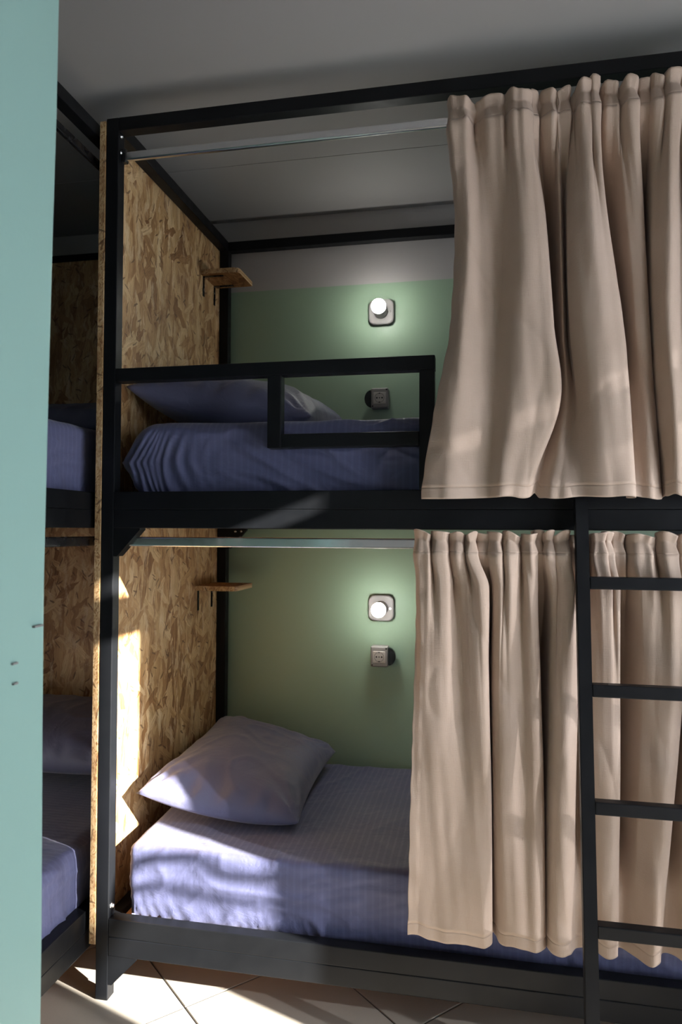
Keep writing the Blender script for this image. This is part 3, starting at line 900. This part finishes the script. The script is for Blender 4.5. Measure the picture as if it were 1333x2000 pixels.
# ---------------------------------------------------------------- ladder
lad = thing('ladder', 'black steel ladder leaning against the bunk in front of the lower curtain', 'ladder', (1.57, -.2, 0))
LT = Vector((0, -.030, 1.478)); LB = Vector((0, -.225, 0.0))
def ly(z): return LB.y+(LT.y-LB.y)*(z/LT.z)
for x in (1.379, 1.765):
    bm = bmesh.new(); beam(bm, (x, LB.y, 0.0), (x, LT.y, LT.z), .032, .032)
    obj('side_rail', bm, M_black, lad)
    bm = bmesh.new(); bx(bm, x-.014, x+.014, LT.y+.010, -.001, LT.z-.06, LT.z-.03, .002)
    obj('hook', bm, M_black, lad)
for z in (1.264, 1.001, .727, .452, .18):
    bm = bmesh.new(); bx(bm, 1.395, 1.749, ly(z)-.015, ly(z)+.015, z-.0155, z+.0155, .0025, 2)
    obj('rung', bm, M_black, lad)

# ---------------------------------------------------------------- shelves
def shelf(label, y0, y1, xr, z, ch=.022):
    t = thing('corner_shelf', label, 'shelf', (0, (y0+y1)/2, z))
    bm = bmesh.new()
    prism(bm, [(-.001, y0), (xr-ch, y0), (xr-ch*.3, y0+ch*.3), (xr, y0+ch), (xr, y1), (-.001, y1)], 'z', z, z+.019)
    o = obj('board', bm, M_osb_s, t)
    o.data.materials.append(M_osb_e)
    for p in o.data.polygons:
        if abs(p.normal.z) < .5: p.material_index = 1
    for y in (y0+.022, y1-.035):
        bm = bmesh.new(); bx(bm, -.0012, .0015, y, y+.014, z-.082, z-.0004); bx(bm, .0015, .085, y, y+.014, z-.0025, z-.0003)
        obj('bracket', bm, M_blackp, t)
    return t
shelf('small strand board shelf on black brackets high in the upper bunk', .748, .925, .160, 2.437)
shelf('small strand board shelf on black brackets in the lower bunk', .722, .925, .170, 1.150)

# ---------------------------------------------------------------- lamps and sockets
def rounded_sq(c, hs, ch):
    x, z = c; P = []
    for sx, sz in ((1, 1), (-1, 1), (-1, -1), (1, -1)):
        cx, cz = x+sx*(hs-ch), z+sz*(hs-ch)
        a0 = {(1, 1): 0, (-1, 1): 90, (-1, -1): 180, (1, -1): 270}[(sx, sz)]
        for k in range(5):
            a = math.radians(a0+22.5*k); P.append((cx+ch*math.cos(a), cz+ch*math.sin(a)))
    return P
def lamp(label, x, z, led):
    WY = RY1
    t = thing('wall_lamp', label, 'lamp', (x, WY, z))
    bm = bmesh.new(); prism(bm, rounded_sq((x, z), .0535, .026), 'y', WY-.014, WY-.0005); obj('gasket', bm, M_plastd, t)
    bm = bmesh.new(); prism(bm, rounded_sq((x, z), .0515, .025), 'y', WY-.022, WY-.014)
    bmesh.ops.bevel(bm, geom=[e for e in bm.edges if all(abs(v.co.y-(WY-.022)) < 1e-5 for v in e.verts)], offset=.003, segments=2, affect='EDGES')
    obj('base_plate', bm, M_plast, t)
    bm = bmesh.new(); lathe(bm, [(.030, 0), (.0285, .012), (.0245, .016), (.023, .030), (.0245, .032), (.0245, .040), (.022, .046)], (x, WY-.021, z), (0, -1, 0), 32)
    obj('lamp_holder', bm, M_plast, t, True)
    pr = [(.016, .0), (.018, .006)]
    bm = bmesh.new(); lathe(bm, pr+[(.0275, .018), (.0275, .0185)], (x, WY-.066, z), (0, -1, 0), 32)
    obj('bulb_base', bm, M_plast, t, True)
    pr = [(.0272, .0186)]
    for k in range(1, 11):
        a = -.36+1.93*k/10.0
        pr.append((.030*math.cos(a), .030+.030*math.sin(a)))
    bm = bmesh.new(); lathe(bm, pr, (x, WY-.066, z), (0, -1, 0), 32)
    obj('bulb', bm, M_bulb, t, True)
    bm = bmesh.new(); lathe(bm, [(.0045, 0), (.0045, .0015), (.003, .002)], (x+.038, WY-.0215, z-.001), (0, -1, 0), 12)
    obj('switch', bm, M_led if led else M_plastd, t)
    return t
lamp('lit round bulb on a grey plate on the upper bunk back wall', .709, 2.315, False)
lamp('lit round bulb on a grey plate on the lower bunk back wall', .713, 1.071, True)

def socket(label, x, z, flap):
    WY = RY1; y1 = WY-.0005; y0 = WY-.052
    t = thing('socket_box', label, 'socket', (x, WY, z))
    bm = bmesh.new(); bx(bm, x-.036, x+.036, y0, y1, z-.042, z+.042, .006, 3); obj('housing', bm, M_plastd, t)
    bm = bmesh.new(); bx(bm, x-.0255, x+.0255, y0-.0015, y0+.001, z-.025, z+.023, .0008); pl = obj('face_plate', bm, M_faceplate, t)
    # round recess with three pin holes and two earth clips
    bm = bmesh.new()
    ri, ro = .0185, .0200
    A = []
    for k in range(32):
        a = 2*math.pi*k/32
        A.append([bm.verts.new((x+r*math.cos(a), y0-yy, z+r*math.sin(a))) for r, yy in ((ro, .0014), (ro, .0026), (ri, .0026), (ri, .0014))])
    for k in range(32):
        for m in range(3):
            bm.faces.new((A[k][m], A[(k+1) % 32][m], A[(k+1) % 32][m+1], A[k][m+1]))
    obj('socket_ring', bm, M_ring, pl)
    for dx in (-.011, 0, .011):
        bm = bmesh.new(); lathe(bm, [(.0036 if dx else .0027, 0), (.0036 if dx else .0027, .0006)], (x+dx, y0-.0015, z), (0, -1, 0), 12)
        obj('pin_hole', bm, M_hole, pl)
    for dz in (-.0185, .0185):
        bm = bmesh.new(); bx(bm, x-.003, x+.003, y0-.0030, y0-.001, z+dz-.002, z+dz+.002); obj('earth_clip', bm, M_hole, pl)
    for dx, dz in ((.029, .034), (-.029, -.034)):
        bm = bmesh.new(); lathe(bm, [(.0035, 0), (.0035, .001)], (x+dx, y0, z+dz), (0, -1, 0), 10); obj('screw', bm, M_hole, t)
    # spring lid folded open against the side
    s = flap
    bm = bmesh.new()
    P = [(y0+.002, z-.036), (y0+.002, z+.036)]
    xs = x+s*.0362
    pts = []
    for k in range(13):
        a = math.radians(-90+180*k/12)
        pts.append((x+s*(.036+.030*math.cos(a)), z+.037*math.sin(a)))
    prism(bm, pts, 'y', y0+.010, y0+.034)
    bmesh.ops.bevel(bm, geom=list(bm.edges), offset=.003, segments=2, affect='EDGES', clamp_overlap=True)
    obj('lid', bm, M_blackp, t)
    return t
socket('grey socket box with black lid folded left, on the upper bunk back wall', .708, 1.945, -1)
socket('grey socket box with black lid folded right, under the lower bunk lamp', .710, .874, 1)

# ---------------------------------------------------------------- voile at the window
def voile(y0, y1, label):
    nu, nv = 160, 6; V = []; F = []
    for j in range(nv+1):
        for i in range(nu+1):
            y = y0+(y1-y0)*i/nu
            V.append((2.60+.018*math.sin(y*75+.6*math.sin(y*9)), y, .03+(2.58-.03)*j/nv))
    for j in range(nv):
        for i in range(nu):
            a = j*(nu+1)+i; F.append([a, a+1, a+nu+2, a+nu+1])
    me = bpy.data.meshes.new('voile'); me.from_pydata(V, [], F); me.update()
    me.polygons.foreach_set('use_smooth', [True]*len(F))
    return tag(link('sheer_curtain', me, M_sheer), label, 'curtain')
voile(-1.215, -.965, 'white sheer curtain over the near half of the balcony window')
voile(-.71, -.36, 'white sheer curtain over the far side of the balcony window')
box_o = thing('voile_rod', 'white rod across the top of the balcony window', 'curtain rod', (2.6, -1.45, 2.58))
bm = bmesh.new(); lathe(bm, [(.011, 0), (.011, 2.5)], (2.6, -2.72, 2.59), (0, 1, 0), 16); obj('tube', bm, M_white, box_o, True)
for y in (-2.70, -.25):
    bm = bmesh.new(); bx(bm, 2.59, RX1, y-.01, y+.01, 2.575, 2.60, .002); obj('bracket', bm, M_white, box_o)

voile(-2.20, -1.585, 'white sheer curtain at the near end of the balcony window, beyond an added sun gap')  # unseen; gap beside it added so sunlit floor brightens the lower curtain

# ---------------------------------------------------------------- balcony outside, with an unseen shrub added to shape soft shadows on the mattress
struct(box('floor_balcony', RX1+.2, 4.6, -3.4, 1.2, -.12, -.004, M_grout, bev=0))
def tube_bm(bm, pts, r0, r1, seg=8):
    pts = [Vector(p) for p in pts]; sm = []
    for k in range(len(pts)-1):
        P = [pts[min(max(k+d, 0), len(pts)-1)] for d in (-1, 0, 1, 2)]
        for j in range(5): sm.append(cat(*P, j/5))
    sm.append(pts[-1]); rings = []
    for k, p in enumerate(sm):
        d = (sm[min(k+1, len(sm)-1)]-sm[max(k-1, 0)]).normalized(); s = d.orthogonal().normalized(); t = d.cross(s)
        rr = r0+(r1-r0)*k/(len(sm)-1)
        rings.append([bm.verts.new(p+(s*math.cos(2*math.pi*a/seg)+t*math.sin(2*math.pi*a/seg))*rr) for a in range(seg)])
    for a, b in zip(rings, rings[1:]):
        for k in range(seg): bm.faces.new((a[k], a[(k+1) % seg], b[(k+1) % seg], b[k]))
    bm.faces.new(rings[0][::-1]); bm.faces.new(rings[-1])
M_bark = mat_plain('brown bark', (0.10, 0.07, 0.05), 0.8)
M_pot = mat_plain('terracotta', (0.42, 0.18, 0.10), 0.8)
sh = thing('shadow_shrub', 'unseen potted shrub added outside, branches bent to shadow the lower mattress', 'shadow caster', (3.3, -1.27, -.004))
bm = bmesh.new(); lathe(bm, [(.12, 0), (.16, .26), (.175, .27), (.175, .31), (.15, .31), (.145, .26)], (3.3, -1.27, -.004), (0, 0, 1), 28); obj('pot', bm, M_pot, sh, True)
bm = bmesh.new(); tube_bm(bm, [(3.3, -1.27, .24), (3.31, -1.30, .7), (3.29, -1.26, 1.1), (3.3, -1.25, 1.45)], .022, .016); obj('trunk', bm, M_bark, sh, True)
for br, ra, rb in (([(3.3, -1.26, 1.30), (3.3, -1.17, 1.56), (3.3, -1.125, 1.617), (3.3, -1.09, 1.60), (3.3, -1.055, 1.575), (3.3, -1.03, 1.51), (3.31, -.98, 1.455), (3.3, -.90, 1.37)], .017, .011),
                   ([(3.3, -1.27, 1.20), (3.3, -1.18, 1.50), (3.3, -1.115, 1.535), (3.3, -1.06, 1.47), (3.3, -1.00, 1.40), (3.3, -.93, 1.33)], .015, .010),
                   ([(3.3, -1.25, 1.44), (3.3, -1.31, 1.65), (3.28, -1.28, 1.85)], .012, .006)):
    bm = bmesh.new(); tube_bm(bm, br, ra, rb); obj('shadow_branch', bm, M_bark, sh, True)
